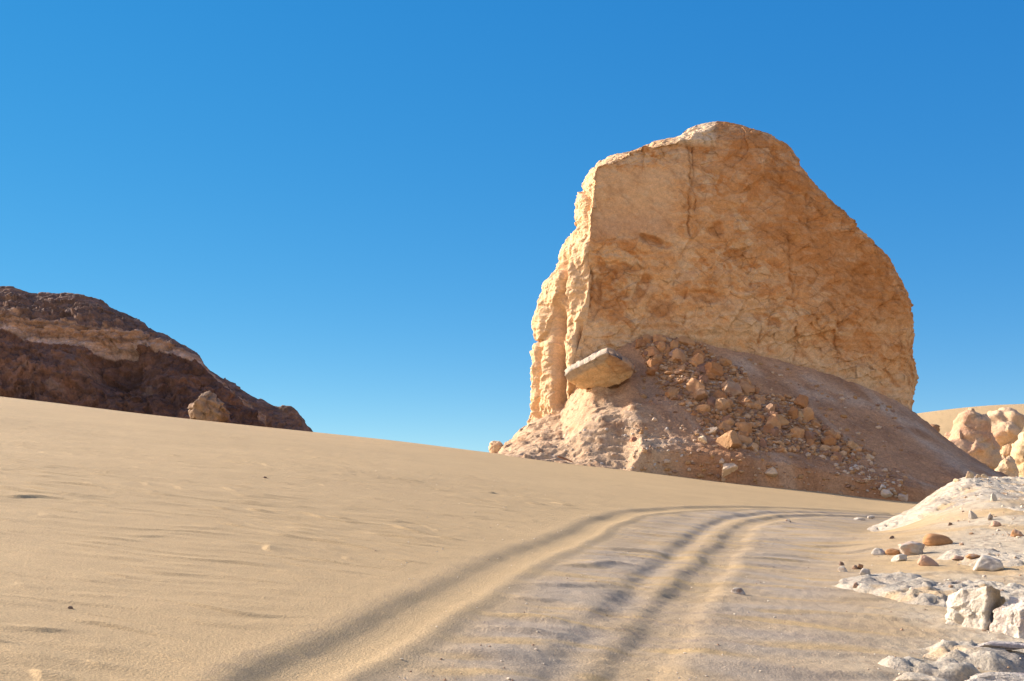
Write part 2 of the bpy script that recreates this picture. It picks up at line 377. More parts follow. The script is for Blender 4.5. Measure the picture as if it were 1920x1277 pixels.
def build_cliff(parent):
    vv = np.concatenate([np.linspace(226.3, 262, 70, endpoint=False), np.linspace(262, 330, 110, endpoint=False), np.linspace(330, 800, 460, endpoint=False), np.linspace(800, 950, 40)])
    s = np.clip((950 - vv) / (950 - 226.0), 0, 1)
    yF = 63.0 + 0.9 * s + 3.2 * s**12
    off = 3.1 - 3.0 * s**12
    yLd = yF + off
    z = HC + (VH - vv) / F * yLd
    yB = np.maximum(77 - 3 * s - 6.0 * s**6, yLd + 0.6)
    xA = (uA(pv(z, yF)) - 960) / F * yF
    xL = (uL(pv(z, yLd)) - 960) / F * yLd
    tanp = 0.07
    yRs = yLd
    xR = (uR(pv(z, yRs)) - 960) / F * yRs
    xA = np.minimum(xA, xR - 0.02); xL = np.minimum(xL, xA - 0.01)
    w = xR - xA
    A = np.stack([xA, yF], -1)
    cw = np.minimum(1.5, 0.25 * w)
    Rf = np.stack([xR - cw, yF + np.minimum(tanp * (w - cw), off * 0.4)], -1)
    R = np.stack([xR, np.maximum(yRs, 0)], -1)
    yB = np.maximum(yB, yRs + 0.4)
    BR = np.stack([xR - 0.2 * np.minimum(w, 5), yB], -1)
    BL = np.stack([np.minimum(xL + 1.5, xA), yB], -1)
    Lp = np.stack([xL, yLd], -1)
    def lin(a, b, n): t = np.linspace(0, 1, n, endpoint=False)[None, :, None]; return a[:, None] * (1 - t) + b[:, None] * t
    def bez(a, m, b, n):
        t = np.linspace(0, 1, n, endpoint=False)[None, :, None]
        return a[:, None]*(1-t)**2 + m[:, None]*2*t*(1-t) + b[:, None]*t*t
    corner = np.stack([xR + 0.0, yF + np.minimum(tanp * w, off * 0.4) + 0.1], -1)
    XY = np.concatenate([lin(A, Rf, 560), bez(Rf, corner, R, 60), lin(R, BR, 30), lin(BR, BL, 30), lin(BL, Lp, 30),
                         bez(Lp, np.stack([xL + 0.2 * (xA - xL), yF + 0.3 * off], -1), A, 130)], 1)
    P = np.concatenate([XY, np.broadcast_to(z[:, None, None], XY.shape[:2] + (1,))], -1)
    nrm = -grid_normals(P, True)
    # make sure the normals point outwards
    cen = P.mean(axis=1, keepdims=True)
    if ((P - cen)[200:400] * nrm[200:400]).sum(-1).mean() < 0: nrm = -nrm
    x, y, zz = P[..., 0], P[..., 1], P[..., 2]
    U = 960 + x / y * F; V = VH - (zz - HC) / y * F        # where the photo shows each spot: used only to lay out colours and cracks
    jw = np.arange(P.shape[1]); front = np.broadcast_to((jw < 620)[None, :], x.shape); left = np.broadcast_to((jw >= 710)[None, :], x.shape)
    # --- relief
    wx = x + 0.22 * perlin(x / 1.1, y / 1.1, zz / 1.1, 30); wz = zz + 0.22 * perlin(x / 1.1, y / 1.1, zz / 1.1, 31); wy = y + 0.3 * perlin(x, y, zz, 32)
    smooth_plate = sst(1290, 1240, U) * sst(470, 420, V) * sst(300, 330, V) * front
    rough = 1 - 0.85 * smooth_plate
    d = 0.30 * fbm(x / 5.5, y / 5.5, zz / 5.5, 3, 33) - 0.12
    d += 0.16 * fbm(x / 1.6, y / 1.6, zz / 1.3, 3, 34) * rough * (1 - 0.5 * left)
    nolf = 1 - 0.75 * left
    fl1, e1 = flakes((wx - 0.25 * wz) / 2.6, wy / 2.6, wz / 3.4, 35)
    fl2, e2 = flakes((wx + 0.5 * wz) / 1.0, wy / 1.0, (wz - 0.3 * wx) / 0.62, 36)
    fl3, e3 = flakes((wx + 0.4 * wz) / 0.42, wy / 0.42, (wz - 0.5 * wx) / 0.26, 37)
    zone = 0.45 + 0.55 * sst(-0.2, 0.3, perlin(x / 3.1, y / 3.1, zz / 3.1, 38))
    d += rough * (0.13 * fl1 + 0.11 * fl2 * zone * nolf + 0.035 * fl3 * zone * nolf)
    d += 0.075 * rough * zone * (fbm((x + 0.6 * zz) / 0.7, y / 0.7, (zz - 0.5 * x) / 0.34, 4, 66, ridged=True) - 0.3)
    d += 0.04 * fbm(x / 0.25, y / 0.25, zz / 0.25, 3, 39) * (0.4 + 0.6 * rough)
    # left flank: upright flutes and ribs
    fl = fbm((x + y * 0.8) / 1.3 + 0.5 * perlin(x, y, zz / 3, 40), zz / 5.0, 0.3, 3, 41, ridged=True)
    d += left * (0.42 * (fl - 0.3) * sst(300, 470, V) + 0.16 * fl1 + 0.06 * fl2 + 0.035 * fl3 + 0.05 * fbm(x / .5, y / .5, zz / .35, 4, 74))
    for pts, dep, wd in (([(1040, 570), (1046, 640), (1052, 770)], 1.0, 9), ([(1014, 640), (1010, 700), (1008, 800)], 0.9, 4), ([(1086, 600), (1078, 720)], 0.7, 4), ([(1062, 470), (1052, 560)], 0.5, 5), ([(1096, 345), (1098, 430)], 0.5, 3)):
        fu = pw([(b, a) for a, b in pts]); lo, hi = pts[0][1], pts[-1][1]
        d -= left * dep * np.exp(-((U - fu(V) - 5 * perlin(V / 30, 0.2, pts[0][0], 67)) / wd)**2) * sst(lo - 8, lo + 30, V) * sst(hi + 8, hi - 20, V)
    # upright and slanting cracks
    def crack(pts, dep, wd, wob=3):
        nonlocal d
        fu = pw([(b, a) for a, b in pts]); lo, hi = min(p[1] for p in pts), max(p[1] for p in pts)
        uu = fu(V) + 2.2 * wob * perlin(V / 34, 0.3, pts[0][0] * 0.37, 42) + 3 * perlin(V / 9, 0.3, pts[0][0] * 0.11, 43)
        wd = wd * (0.55 + 0.8 * np.clip(0.5 + perlin(V / 17, 0.9, pts[0][0] * .21, 45), 0, 1))
        g = np.exp(-((U - uu) / wd)**2) * sst(lo - 3, lo + 12, V) * sst(hi + 3, hi - 12, V) * front
        k = sst(-0.35, 0.35, fbm(V / 30, 0, pts[0][0] * .73, 3, 44)); d -= 0.5 * dep * g * k; d -= 0.10 * dep / 0.3 * np.exp(-np.clip(U - uu, 0, 900) / 26.) * (U > uu) * sst(lo - 3, lo + 30, V) * sst(hi + 3, hi - 30, V) * front
        return g * k
    crs = crack([(1290, 264), (1295, 330), (1288, 420), (1293, 450)], 0.30, 2.4)
    crs = crs + crack([(1301, 268), (1298, 330), (1304, 400)], 0.3, 2.5)
    for pts, dep, wd in (([(1476, 430), (1482, 520), (1496, 600), (1490, 650)], 0.22, 3), ([(1512, 330), (1520, 420), (1530, 470)], 0.15, 3),
                         ([(1428, 610), (1424, 650)], 0.25, 2.5), ([(1497, 625), (1490, 685)], 0.3, 2.5), ([(1574, 560), (1570, 640), (1578, 690)], 0.2, 3),
                         ([(1284, 585), (1277, 625)], 0.3, 3), ([(1290, 545), (1283, 565)], 0.3, 3), ([(1412, 520), (1404, 540)], 0.3, 2.5),
                         ([(1232, 540), (1180, 640)], 0.2, 4), ([(1207, 500), (1180, 580)], 0.22, 4), ([(1640, 430), (1655, 520), (1650, 600)], 0.15, 4),
                         ([(1110, 480), (1107, 600)], 0.35, 3.5), ([(1690, 600), (1695, 700)], 0.2, 4)):
        crs = crs + crack(pts, dep, wd)
    def hollow(uc, vc, ru, rv, ang, dep):
        nonlocal d
        a = math.radians(ang); du, dv = U - uc, V - vc
        p = (du * math.cos(a) + dv * math.sin(a)) / ru; q = (-du * math.sin(a) + dv * math.cos(a)) / rv
        n = 0.35 * perlin(U / 14, V / 14, uc, 45)
        g = sst(1.25, 0.7, np.sqrt(p*p + q*q) + n) * front
        d -= dep * g * (0.4 + 0.6 * np.clip(0.5 - q, 0, 1)); return g
    sc = 0
    for h in ((1230, 452, 30, 8, 22, .3), (1345, 435, 14, 20, 0, .18), (1140, 560, 34, 45, 0, .28), (1325, 556, 40, 12, 6, .22), (1380, 475, 24, 10, -15, .18),
              (1205, 540, 10, 34, 25, .22), (1160, 500, 40, 10, 4, .2), (1620, 520, 18, 26, -20, .2), (1590, 610, 20, 12, 0, .16), (1240, 575, 26, 22, 20, .14), (1440, 600, 30, 10, 20, .15), (1470, 345, 36, 10, 30, .2)):
        sc = sc + hollow(*h)
    # low down the face leans in over the scree
    d -= 0.25 * front * sst(600, 660, V) * sst(1150, 1300, U)
    # strata notches
    d += 0.05 * rough * perlin(x / 6, y / 6, zz / 0.28, 46)
    P = P + nrm * d[..., None] * np.clip(0.35 + (1 - s[:, None, None]) * 14, 0.35, 1)
    # --- colours of the rock: cream limestone, tan faces, brown desert varnish, some painted light
    cream = np.array([0.64, 0.455, 0.285]); tan = np.array([0.67, 0.385, 0.185]); brown = np.array([0.43, 0.195, 0.072]); orange = np.array([0.54, 0.285, 0.11]); pink = np.array([0.50, 0.29, 0.175])
    n1 = fbm(x / 2.4, y / 2.4, zz / 2.0, 5, 47); n2 = fbm(wx / 0.8, wy / 0.8, wz / 0.5, 4, 48); n3 = fbm((wx + wz) / 0.5, y / 0.5, (wz - wx * 0.4) / 1.6, 4, 49)
    ur = sst(0, 1, (U - 1290) / 330 + (470 - V) / 420 + 0.05)
    var = np.clip(ur * 1.05 + 0.55 * n1 + 0.30 * n2 + 0.1, 0, 1)
    low = sst(540, 650, V)
    var = var * (1 - 0.6 * low) * (1 - 0.75 * smooth_plate)
    c = mix(np.broadcast_to(tan, x.shape + (3,)), brown, np.clip(var, 0, 1) * 0.92)
    c = mix(c, cream, np.clip(smooth_plate * 0.35 + 0.5 * sst(0.05, 0.4, n2 - 0.2 * ur) * (1 - ur * 0.8) + 0.45 * low * sst(0, .35, n1 + .1), 0, 1) * (1 - 0.7 * var))
    hA = worley((wx + 0.5 * wz) / 1.3, wy / 1.3, (wz - 0.3 * wx) / 0.8, 68)[2]; hB = worley((wx - 0.4 * wz) / 0.5, wy / 0.5, (wz + 0.5 * wx) / 0.3, 69)[2]
    rA = _rv[(hA * 5 + 3) & 255]; rB = _rv[(hB * 5 + 9) & 255]
    vf = rough * (1 - left) * (0.45 + 0.55 * zone)
    line = np.clip(sst(0.07, 0.0, e2) * sst(-0.1, 0.3, n2) + 0.7 * sst(0.10, 0.0, e3) * sst(0.05, 0.35, n3 + 0.3 * n1), 0, 1) * rough * (1 - left)
    c = mix(c, brown * 1.15, np.clip(vf * (0.75 * sst(0.35, 0.6, rA[..., 0]) + 0.6 * sst(0.35, 0.6, rB[..., 0])), 0, .85))
    c = mix(c, cream, np.clip(vf * (0.65 * sst(0.35, 0.6, rA[..., 1]) + 0.6 * sst(0.45, 0.65, rB[..., 1])) * (1 - 0.6 * ur), 0, .8))
    c = mix(c, orange, 0.55 * sst(0.12, 0.5, fbm(x / 1.1, y / 1.1, zz / 1.6, 4, 50)) * (0.4 + 0.6 * ur))
    c = mix(c, orange, 0.7 * np.exp(-((U - 1344) / 9)**2 - ((V - 317) / 9)**2))
    foot = Hc(U) - V
    c = mix(c, cream, front * 0.75 * sst(75, 15, foot + 60 * n1) * sst(-0.5, 0.1, n2))
    c = mix(c, cream, front * 0.45 * rough * sst(0.08, 0.3, fbm(x / 3.2, y / 3.2, zz / 2.2, 3, 92)) * (1 - 0.8 * ur))
    c = mix(c, pink, 0.6 * smooth_plate * sst(360, 430, V))
    c = mix(c, brown, 0.75 * np.clip(sc, 0, 1) * sst(-0.4, 0.2, n2))  # brown patches, with shade under the flakes painted into the hollows
    c = mix(c, brown * 0.8, 0.55 * sst(0.12, 0.35, n3) * (0.5 + 0.5 * ur))
    c = mix(c, brown * 0.7, 0.4 * np.clip(crs, 0, 1))
    c = mix(c, cream, left * np.clip(0.85 - 0.3 * sst(0.1, 0.4, n1), 0, 1))
    c = mix(c, np.array([0.68, 0.53, 0.37]), sst(278, 262, V) * sst(1350, 1330, U) * sst(1255, 1275, U) * 0.8)  # sunlight on the sloping top painted in as a paler patch
    c = c * (1 - 0.36 * line)[..., None]
    me = mesh_from('cliff', P, grid_quads(P.shape[0], P.shape[1], True), col=c, mat=M_cliff)
    # cap the flat top
    return add('cliff', me, parent=parent)

# ---- scree skirt under the cliff
def scree_raw(x, y):
    y0 = 53.4 + 0.25 * np.sin(x * 0.9) + 0.5 * perlin(x / 2.6, 0.3, 0.4, 51)
    u = 960 + np.asarray(x, float) / 63.5 * F
    top = HC + (VH - Hc(u)) / F * 63.5
    bz = 0.035 * 53 - 0.114 * x; bz = smax(bz, -0.3 + 0 * x, 0.25) - 0.25
    t = np.clip((y - y0) / (63.5 - y0), -0.5, 1)
    toe = sst(5.4, 6.6, x) * (1 - 0.35 * sst(14, 20, x))
    pr = np.where(t < 0, t * 1.5, toe * 0.16 * sst(0, 0.05, t) + (1 - 0.16 * toe) * np.clip(t, 0, 1)**1.12)
    h = bz + (top - bz) * pr
    h = h + (0.9 * np.exp(-((x - 4.6) / 2.4)**2 - ((y - 57.0) / 1.3)**2) - 1.3 * np.exp(-((x - 7.0) / 1.5)**2 - ((y - 60.3) / 1.6)**2) + 0.8 * np.exp(-((x - 4.5) / 0.9)**2 - ((y - 60.4) / 0.9)**2) + 0.9 * np.exp(-((x - 6.5) / 0.8)**2 - ((y - 60.2) / 0.8)**2) + 0.2 * np.exp(-((x - 6.3) / 0.8)**2 - ((y - 61.4) / 0.9)**2))
    h = h - sst(65, 82, y) * (top + 2) - 4 * sst(-1.0, -3.0, x)
    return h
def scree(x, y, want_col=False):
    x = np.asarray(x, float); y = np.asarray(y, float)
    h = scree_raw(x, y)
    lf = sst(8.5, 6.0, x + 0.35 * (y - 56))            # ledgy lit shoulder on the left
    n = fbm(x / 2.2, y / 2.2, 0, 4, 52); n2 = fbm(x / 0.6, y / 0.6, 0.5, 4, 53)
    h = h + 0.30 * n * (0.5 + 0.5 * lf) + 0.10 * n2
    # bedded ledges
    q = 0.42; hw = h + 0.45 * fbm(x / 2, y / 2, 0, 4, 54)
    st = np.floor(hw / q) * q + q * sst(0.35, 0.8, (hw / q) % 1) - hw
    h = h + lf * st * 0.5 * sst(-0.3, 0.2, perlin(x / 1.3, y / 1.3, 5, 93))
    fk, e = flakes(x / 0.55, y / 0.55, h / 0.35, 55)
    h = h + lf * 0.11 * fk + (1 - lf) * 0.035 * fk * sst(-.1, .3, n2)
    # gullies running down to the right
    sdown = (x * 0.94 + y * 0.34)
    gl = fbm(sdown / 1.1, (y * 0.94 - x * .34) / 7, 2.5, 3, 56)
    h = h + (1 - lf) * 0.10 * gl
    h = h + (1 - lf) * (0.05 * fbm(x / 0.35, y / 0.35, 0.7, 4, 75) + 0.06 * np.clip(fbm(x / 0.22, y / 0.3, 1.7, 2, 76), 0.05, 1))
    if not want_col: return h
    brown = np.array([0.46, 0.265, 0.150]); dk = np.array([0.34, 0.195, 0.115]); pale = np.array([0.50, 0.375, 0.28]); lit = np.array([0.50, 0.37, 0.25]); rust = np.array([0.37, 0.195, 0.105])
    u = 960 + x / y * F; v = VH - (h - HC) / y * F
    c = mix(np.broadcast_to(brown, x.shape + (3,)), dk, sst(-0.2, 0.35, n + 0.4 * n2))
    # pale bands of gravelly limestone below the cliff foot, sloping with the scree
    off = v - Hc(u)
    b1 = np.exp(-((off - 28 - 18 * perlin(x / 3, y / 3, 0, 57)) / 17)**2) * sst(-0.35, 0.15, perlin(x / 1.7, y / 1.7, 4, 58)) * sst(1330, 1400, u)
    b2 = sst(0.12, 0.42, gl + 0.3 * n) * 0.7
    c = mix(c, pale, np.clip(0.85 * b1 + 0.5 * b2, 0, 1) * (1 - lf))
    c = mix(c, rust, 0.8 * sst(-0.25, 0.3, perlin(x / 2.8, y / 2.0, 7, 59)) * sst(55.8, 54.3, y) * sst(5.2, 6.5, x))
    c = mix(c, pale, 0.8 * sst(0.1, 0.4, perlin(x / 1.6, y / 0.8, 3.3, 91)) * np.exp(-((y - 54.7) / 0.5)**2) * sst(5.2, 6.5, x))
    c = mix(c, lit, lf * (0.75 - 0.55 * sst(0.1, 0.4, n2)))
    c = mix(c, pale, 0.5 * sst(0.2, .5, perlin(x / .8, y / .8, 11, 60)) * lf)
    return h, c

def slab_mesh():
    o = np.array([(1060, 704), (1068, 696), (1098, 681), (1124, 667), (1138, 661), (1158, 670), (1176, 682), (1189, 695), (1184, 704), (1166, 715), (1135, 726), (1112, 730), (1096, 728), (1080, 720), (1068, 713)], float)
    n = 200
    c = np.vstack([o, o[:1]]); l = np.concatenate([[0], np.cumsum(np.hypot(*np.diff(c, axis=0).T))])
    s = np.linspace(0, l[-1], n, endpoint=False); ring = np.stack([np.interp(s, l, c[:, 0]), np.interp(s, l, c[:, 1])], -1)
    rows = []
    lean = lambda q: 58.0 + 2.4 * np.clip((q[:, 1] - 664) / 66, 0, 1) + 0.9 * np.clip((q[:, 0] - 1140) / 50, 0, 1)
    focus = np.array([1122, 700.])
    for y in np.linspace(64.5, 60.6, 12):
        q = ring + np.array([0, -8.0]) * (ring[:, 1:] < np.interp(ring[:, 0], [1062, 1190], [712, 700])[:, None])
        rows.append(np.stack([(q[:, 0] - 960) / F * y, np.full(n, y), HC + (VH - q[:, 1]) / F * y], -1))
    for k in np.linspace(1, 0.01, 60):
        q = focus + (ring - focus) * k
        ly = lean(q); rows.append(np.stack([(q[:, 0] - 960) / F * ly, ly, HC + (VH - q[:, 1]) / F * ly], -1))
    P = np.array(rows)
    x, y, z = P[..., 0], P[..., 1], P[..., 2]
    nr = grid_normals(P, True)
    cen = P[:12].reshape(-1, 3).mean(0)
    if ((P - cen) * nr).sum(-1).mean() < 0: nr = -nr
    fk, e = flakes(x / 1.1, y / 1.1, z / 0.7, 61)
    fk2, _ = flakes(x / 0.4, y / 0.4, z / 0.22, 64)
    d = 0.08 * fbm(x / 0.9, y / 0.9, z / 0.9, 4, 62) + 0.10 * fk + 0.05 * fk2
    P = P + nr * d[..., None]
    cream = np.array([0.62, 0.44, 0.255]); greyt = np.array([0.42, 0.35, 0.28])
    v = VH - (z - HC) / y * F; u = 960 + x / y * F
    topm = sst(14, 4, (v - np.interp(u, [1062, 1143, 1190], [704, 664, 694])))
    c = mix(np.broadcast_to(cream, x.shape + (3,)), greyt, topm)
    c = mix(c, np.array([0.42, 0.22, 0.10]), 0.6 * sst(1128, 1150, u) * sst(712, 690, v))
    c = c * (1 + 0.15 * fbm(x, y, z * 3, 3, 63))[..., None]
    return mesh_from('slab', P, grid_quads(P.shape[0], n, True, flip=True), col=c, mat=M_cliff)

def build_monolith():
    root = add('sandstone_monolith', None, 'huge tan sandstone monolith with a sheer face and scree skirt', 'rock formation', loc=(0, 0, 0))
    build_cliff(root)
    xs = np.linspace(-4.5, 36, 620); ys = np.concatenate([np.linspace(50.5, 64, 300), np.linspace(64.1, 84, 60)])
    X, Y = np.meshgrid(xs, ys); Z, C = scree(X, Y, True)
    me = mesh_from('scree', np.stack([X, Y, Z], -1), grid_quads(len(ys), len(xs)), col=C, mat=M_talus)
    o = add('scree_slope', me, parent=root); o['label'] = 'brown scree slope with pale streaks below the cliff'
    o = add('overhanging_slab', slab_mesh(), parent=root); o['label'] = 'pale wedge-shaped slab jutting out at the foot of the cliff'
build_monolith()

# ------------------------------------------------------------------ rocks
_ico = {}
def ico(level):
    if level not in _ico:
        import bmesh
        bm = bmesh.new(); bmesh.ops.create_icosphere(bm, subdivisions=level, radius=1.0)
        bm.verts.ensure_lookup_table()
        _ico[level] = (np.array([v.co[:] for v in bm.verts]), np.array([[v.index for v in f.verts] for f in bm.faces])); bm.free()
    return _ico[level]

def rock_mesh(name, size, seed, level=4, smooth=True, planes=11, soft=0.06, rough=0.05, col=(0.5, 0.4, 0.3), col2=None, mat=None, lobes=None, flat=0.0, cmix=None, ledge=0.0, pl=None):
    """an angular (planes) or knobbly (lobes) rock of the given full size, its base near z = 0"""
    D, Fc = ico(level); rs = np.random.RandomState(seed)
    if lobes:
        r = np.zeros(len(D))
        for (cx, cy, cz, rad) in lobes:
            c = np.array([cx, cy, cz]); b = D @ c; disc = b * b - (c @ c) + rad * rad
            t = np.where(disc > 0, b + np.sqrt(np.maximum(disc, 0)), 0)
            r = smax(r, np.maximum(t, 0.05), 0.07)
    else:
        n = rs.normal(size=(planes, 3)); n /= np.linalg.norm(n, axis=1)[:, None]
        n = np.vstack([n, [[0, 0, -1], [1, .4, .5], [-1, .3, .4], [.3, 1, .6], [-.2, -1, .5], [.3, -.2, 1]]]); n /= np.linalg.norm(n, axis=1)[:, None]
        dd = rs.uniform(0.62, 1.0, len(n))
        if pl: n = np.array([p[:3] for p in pl], float); n /= np.linalg.norm(n, axis=1)[:, None]; dd = np.array([p[3] for p in pl])
        q = np.maximum(D @ n.T, 1e-3) / dd           # 1/distance along each direction
        r = 1 / (np.log(np.exp(q / soft - (q / soft).max(1, keepdims=True)).sum(1)) + (q / soft).max(1)) / soft
    P = D * r[:, None]
    s = seed * 3.1
    if rough:
        P = P * (1 + rough * 2 * fbm(P[:, 0] * 1.6 + s, P[:, 1] * 1.6, P[:, 2] * 1.6, 5, 70))[:, None]
        fk, e = flakes(P[:, 0] * 2.2 + s, P[:, 1] * 2.2, P[:, 2] * 2.6, 71)
        P = P + D * (rough * 0.9 * fk)[:, None]
    if ledge:
        P[:, :2] *= (1 + ledge * perlin(0 * P[:, 0] + s, 0.3, P[:, 2] * 6, 72))[:, None]
    ext = P.max(0) - P.min(0)
    P = (P - (P.max(0) + P.min(0)) / 2) / ext * np.array(size)
    P[:, 2] += size[2] / 2
    if flat: P[:, 2] = np.minimum(P[:, 2], size[2] * (1 - flat) + 0.05 * P[:, 2])
    k = 2.2 / max(size)
    nn = fbm(P[:, 0] * k + s, P[:, 1] * k, P[:, 2] * k, 4, 73)
    c = np.broadcast_to(np.array(col, float), P.shape)
    if col2 is not None: c = mix(c, np.array(col2), sst(-0.05, 0.3, nn) if cmix is None else cmix(P, nn))
    c = c * (1 + 0.18 * nn)[:, None]
    return mesh_from(name, P, tris=Fc, col=c, mat=mat or M_stone, smooth=smooth)

WHITE = (0.47, 0.43, 0.37); GREYW = (0.37, 0.335, 0.30); BRN = (0.36, 0.20, 0.10); PINKB = (0.40, 0.27, 0.20); DARK = (0.20, 0.14, 0.11); CREAM = (0.52, 0.40, 0.26)

def land(x, y): return ground(np.array([x]), np.array([y]))[0]

# ------------------------------------------------------------------ limestone bank on the right
_rockspots = [hit(u, v, base) for u, v in ((1700, 1108), (1860, 1120), (1840, 1235), (1760, 1262), (1900, 1165), (1850, 1050))]
def lime(x, y):
    xe = 9.0 - (27 - y) * 0.42
    e = (x - xe)
    crest = sst(22.0, 24.8, y + 0.25 * (x - 10) + 1.6 * fbm(x / 1.4, y / 1.8, 9, 3, 94)) * sst(-0.35, 0.25, e)
    nz = fbm(x / 2.3, y / 2.6, 0, 4, 80)
    field = sst(-0.02, 0.32, nz + 0.16 * sst(2.5, 5.5, e) - 0.12 * sst(2.4, .5, e))
    m = np.maximum(crest * (0.75 + 0.6 * sst(-.3, .2, nz)), field * sst(1.2, 2.8, e) * 0.85)
    for k, (px, py, pz) in enumerate(_rockspots):
        rx, ry = ((0.75, 1.5), (0.8, 1.2), (0.55, 0.5), (0.45, 0.30), (0.5, 0.9), (0.6, 1.5))[k]
        m = np.maximum(m, 1.1 * sst(1.2, 0.4, np.sqrt(((x - px) / rx)**2 + ((y - py) / ry)**2) + 0.5 * fbm(x / .7, y / .7, 1, 3, 81)))
    g = base(x, y)
    fk, ed = flakes(x / 0.7, y / 0.9, 0 * x, 82); fk2, ed2 = flakes(x / 0.17, y / 0.24, 0 * x + 3.3, 83)
    st = fbm(x / 1.1, y / 1.6, 2, 4, 84)
    pits = sst(0.1, 0.45, perlin(x / 0.11, y / 0.16, 2.2, 89)) * sst(-.2, .2, perlin(x / .9, y / .9, 3, 90))
    rel = 0.05 * np.clip(st, -0.5, 1) + 0.035 * fk + 0.024 * fk2 + 0.020 * fbm(x / .13, y / .16, 0, 3, 85) - 0.05 * pits
    z = g + (m - 0.5) * 0.12 + rel * sst(0.3, 0.8, m) + 0.10 * crest * sst(0, 0.6, e)
    return z, m, rel
def build_lime():
    xs = np.linspace(1.2, 20, 620)
    ys = 5.2 * (33 / 5.2)**np.linspace(0, 1, 620)
    X, Y = np.meshgrid(xs, ys)
    Z, m, st = lime(X, Y)
    n = fbm(X / 0.9, Y / 0.9, 5, 4, 86); n2 = fbm(X / 0.2, Y / 0.2, 6, 3, 87)
    c = mix(np.broadcast_to(np.array([0.45, 0.40, 0.325]), X.shape + (3,)), np.array([0.32, 0.28, 0.235]), sst(-0.15, 0.3, n + 0.5 * n2))
    c = mix(c, np.array([0.47, 0.33, 0.18]), 0.7 * sst(0.1, 0.35, fbm(X / 0.7, Y / 0.7, 8, 4, 88)))
    c = mix(c, np.array([0.20, 0.17, 0.15]), 0.75 * sst(0.22, 0.42, n2))
    c = mix(c, np.array([0.42, 0.31, 0.18]), 0.8 * sst(0.0, -0.07, st + 0.03 * n))
    # cut the sheet where it lies deep under the sand
    q = grid_quads(len(ys), len(xs))
    keep = (m.ravel()[q].max(1) > 0.12)
    add('limestone_outcrop', mesh_from('outcrop', np.stack([X, Y, Z], -1), q[keep], col=c, mat=M_lime),
        'low white limestone outcrop breaking through sand at the right edge', 'rock outcrop')
build_lime()
def surf_r(x, y):
    x = np.asarray(x, float); y = np.asarray(y, float)
    return np.maximum(ground(x, y), lime(x, y)[0])

def place(name, me_fn, u, v, label, cat, group=None, sink=0.15, rz=0.0, tilt=(0, 0), surf=surf_r):
    x, y, z = hit(u, v, surf, 3.0, 70, 500)
    me, h = me_fn(y / F)
    o = add(name, me, label, cat, group, loc=(x, y, z - sink * h))
    o.rotation_euler = (tilt[0], tilt[1], rz); return o

def stone(w, h, seed, col, col2=None, depth=0.8, **k):
    """size in photo pixels -> metres at its distance"""
    def fn(s):
        sz = (w * s, w * s * depth, h * s / 0.85)
        return rock_mesh('stone', sz, seed, col=col, col2=col2, **k), sz[2]
    return fn

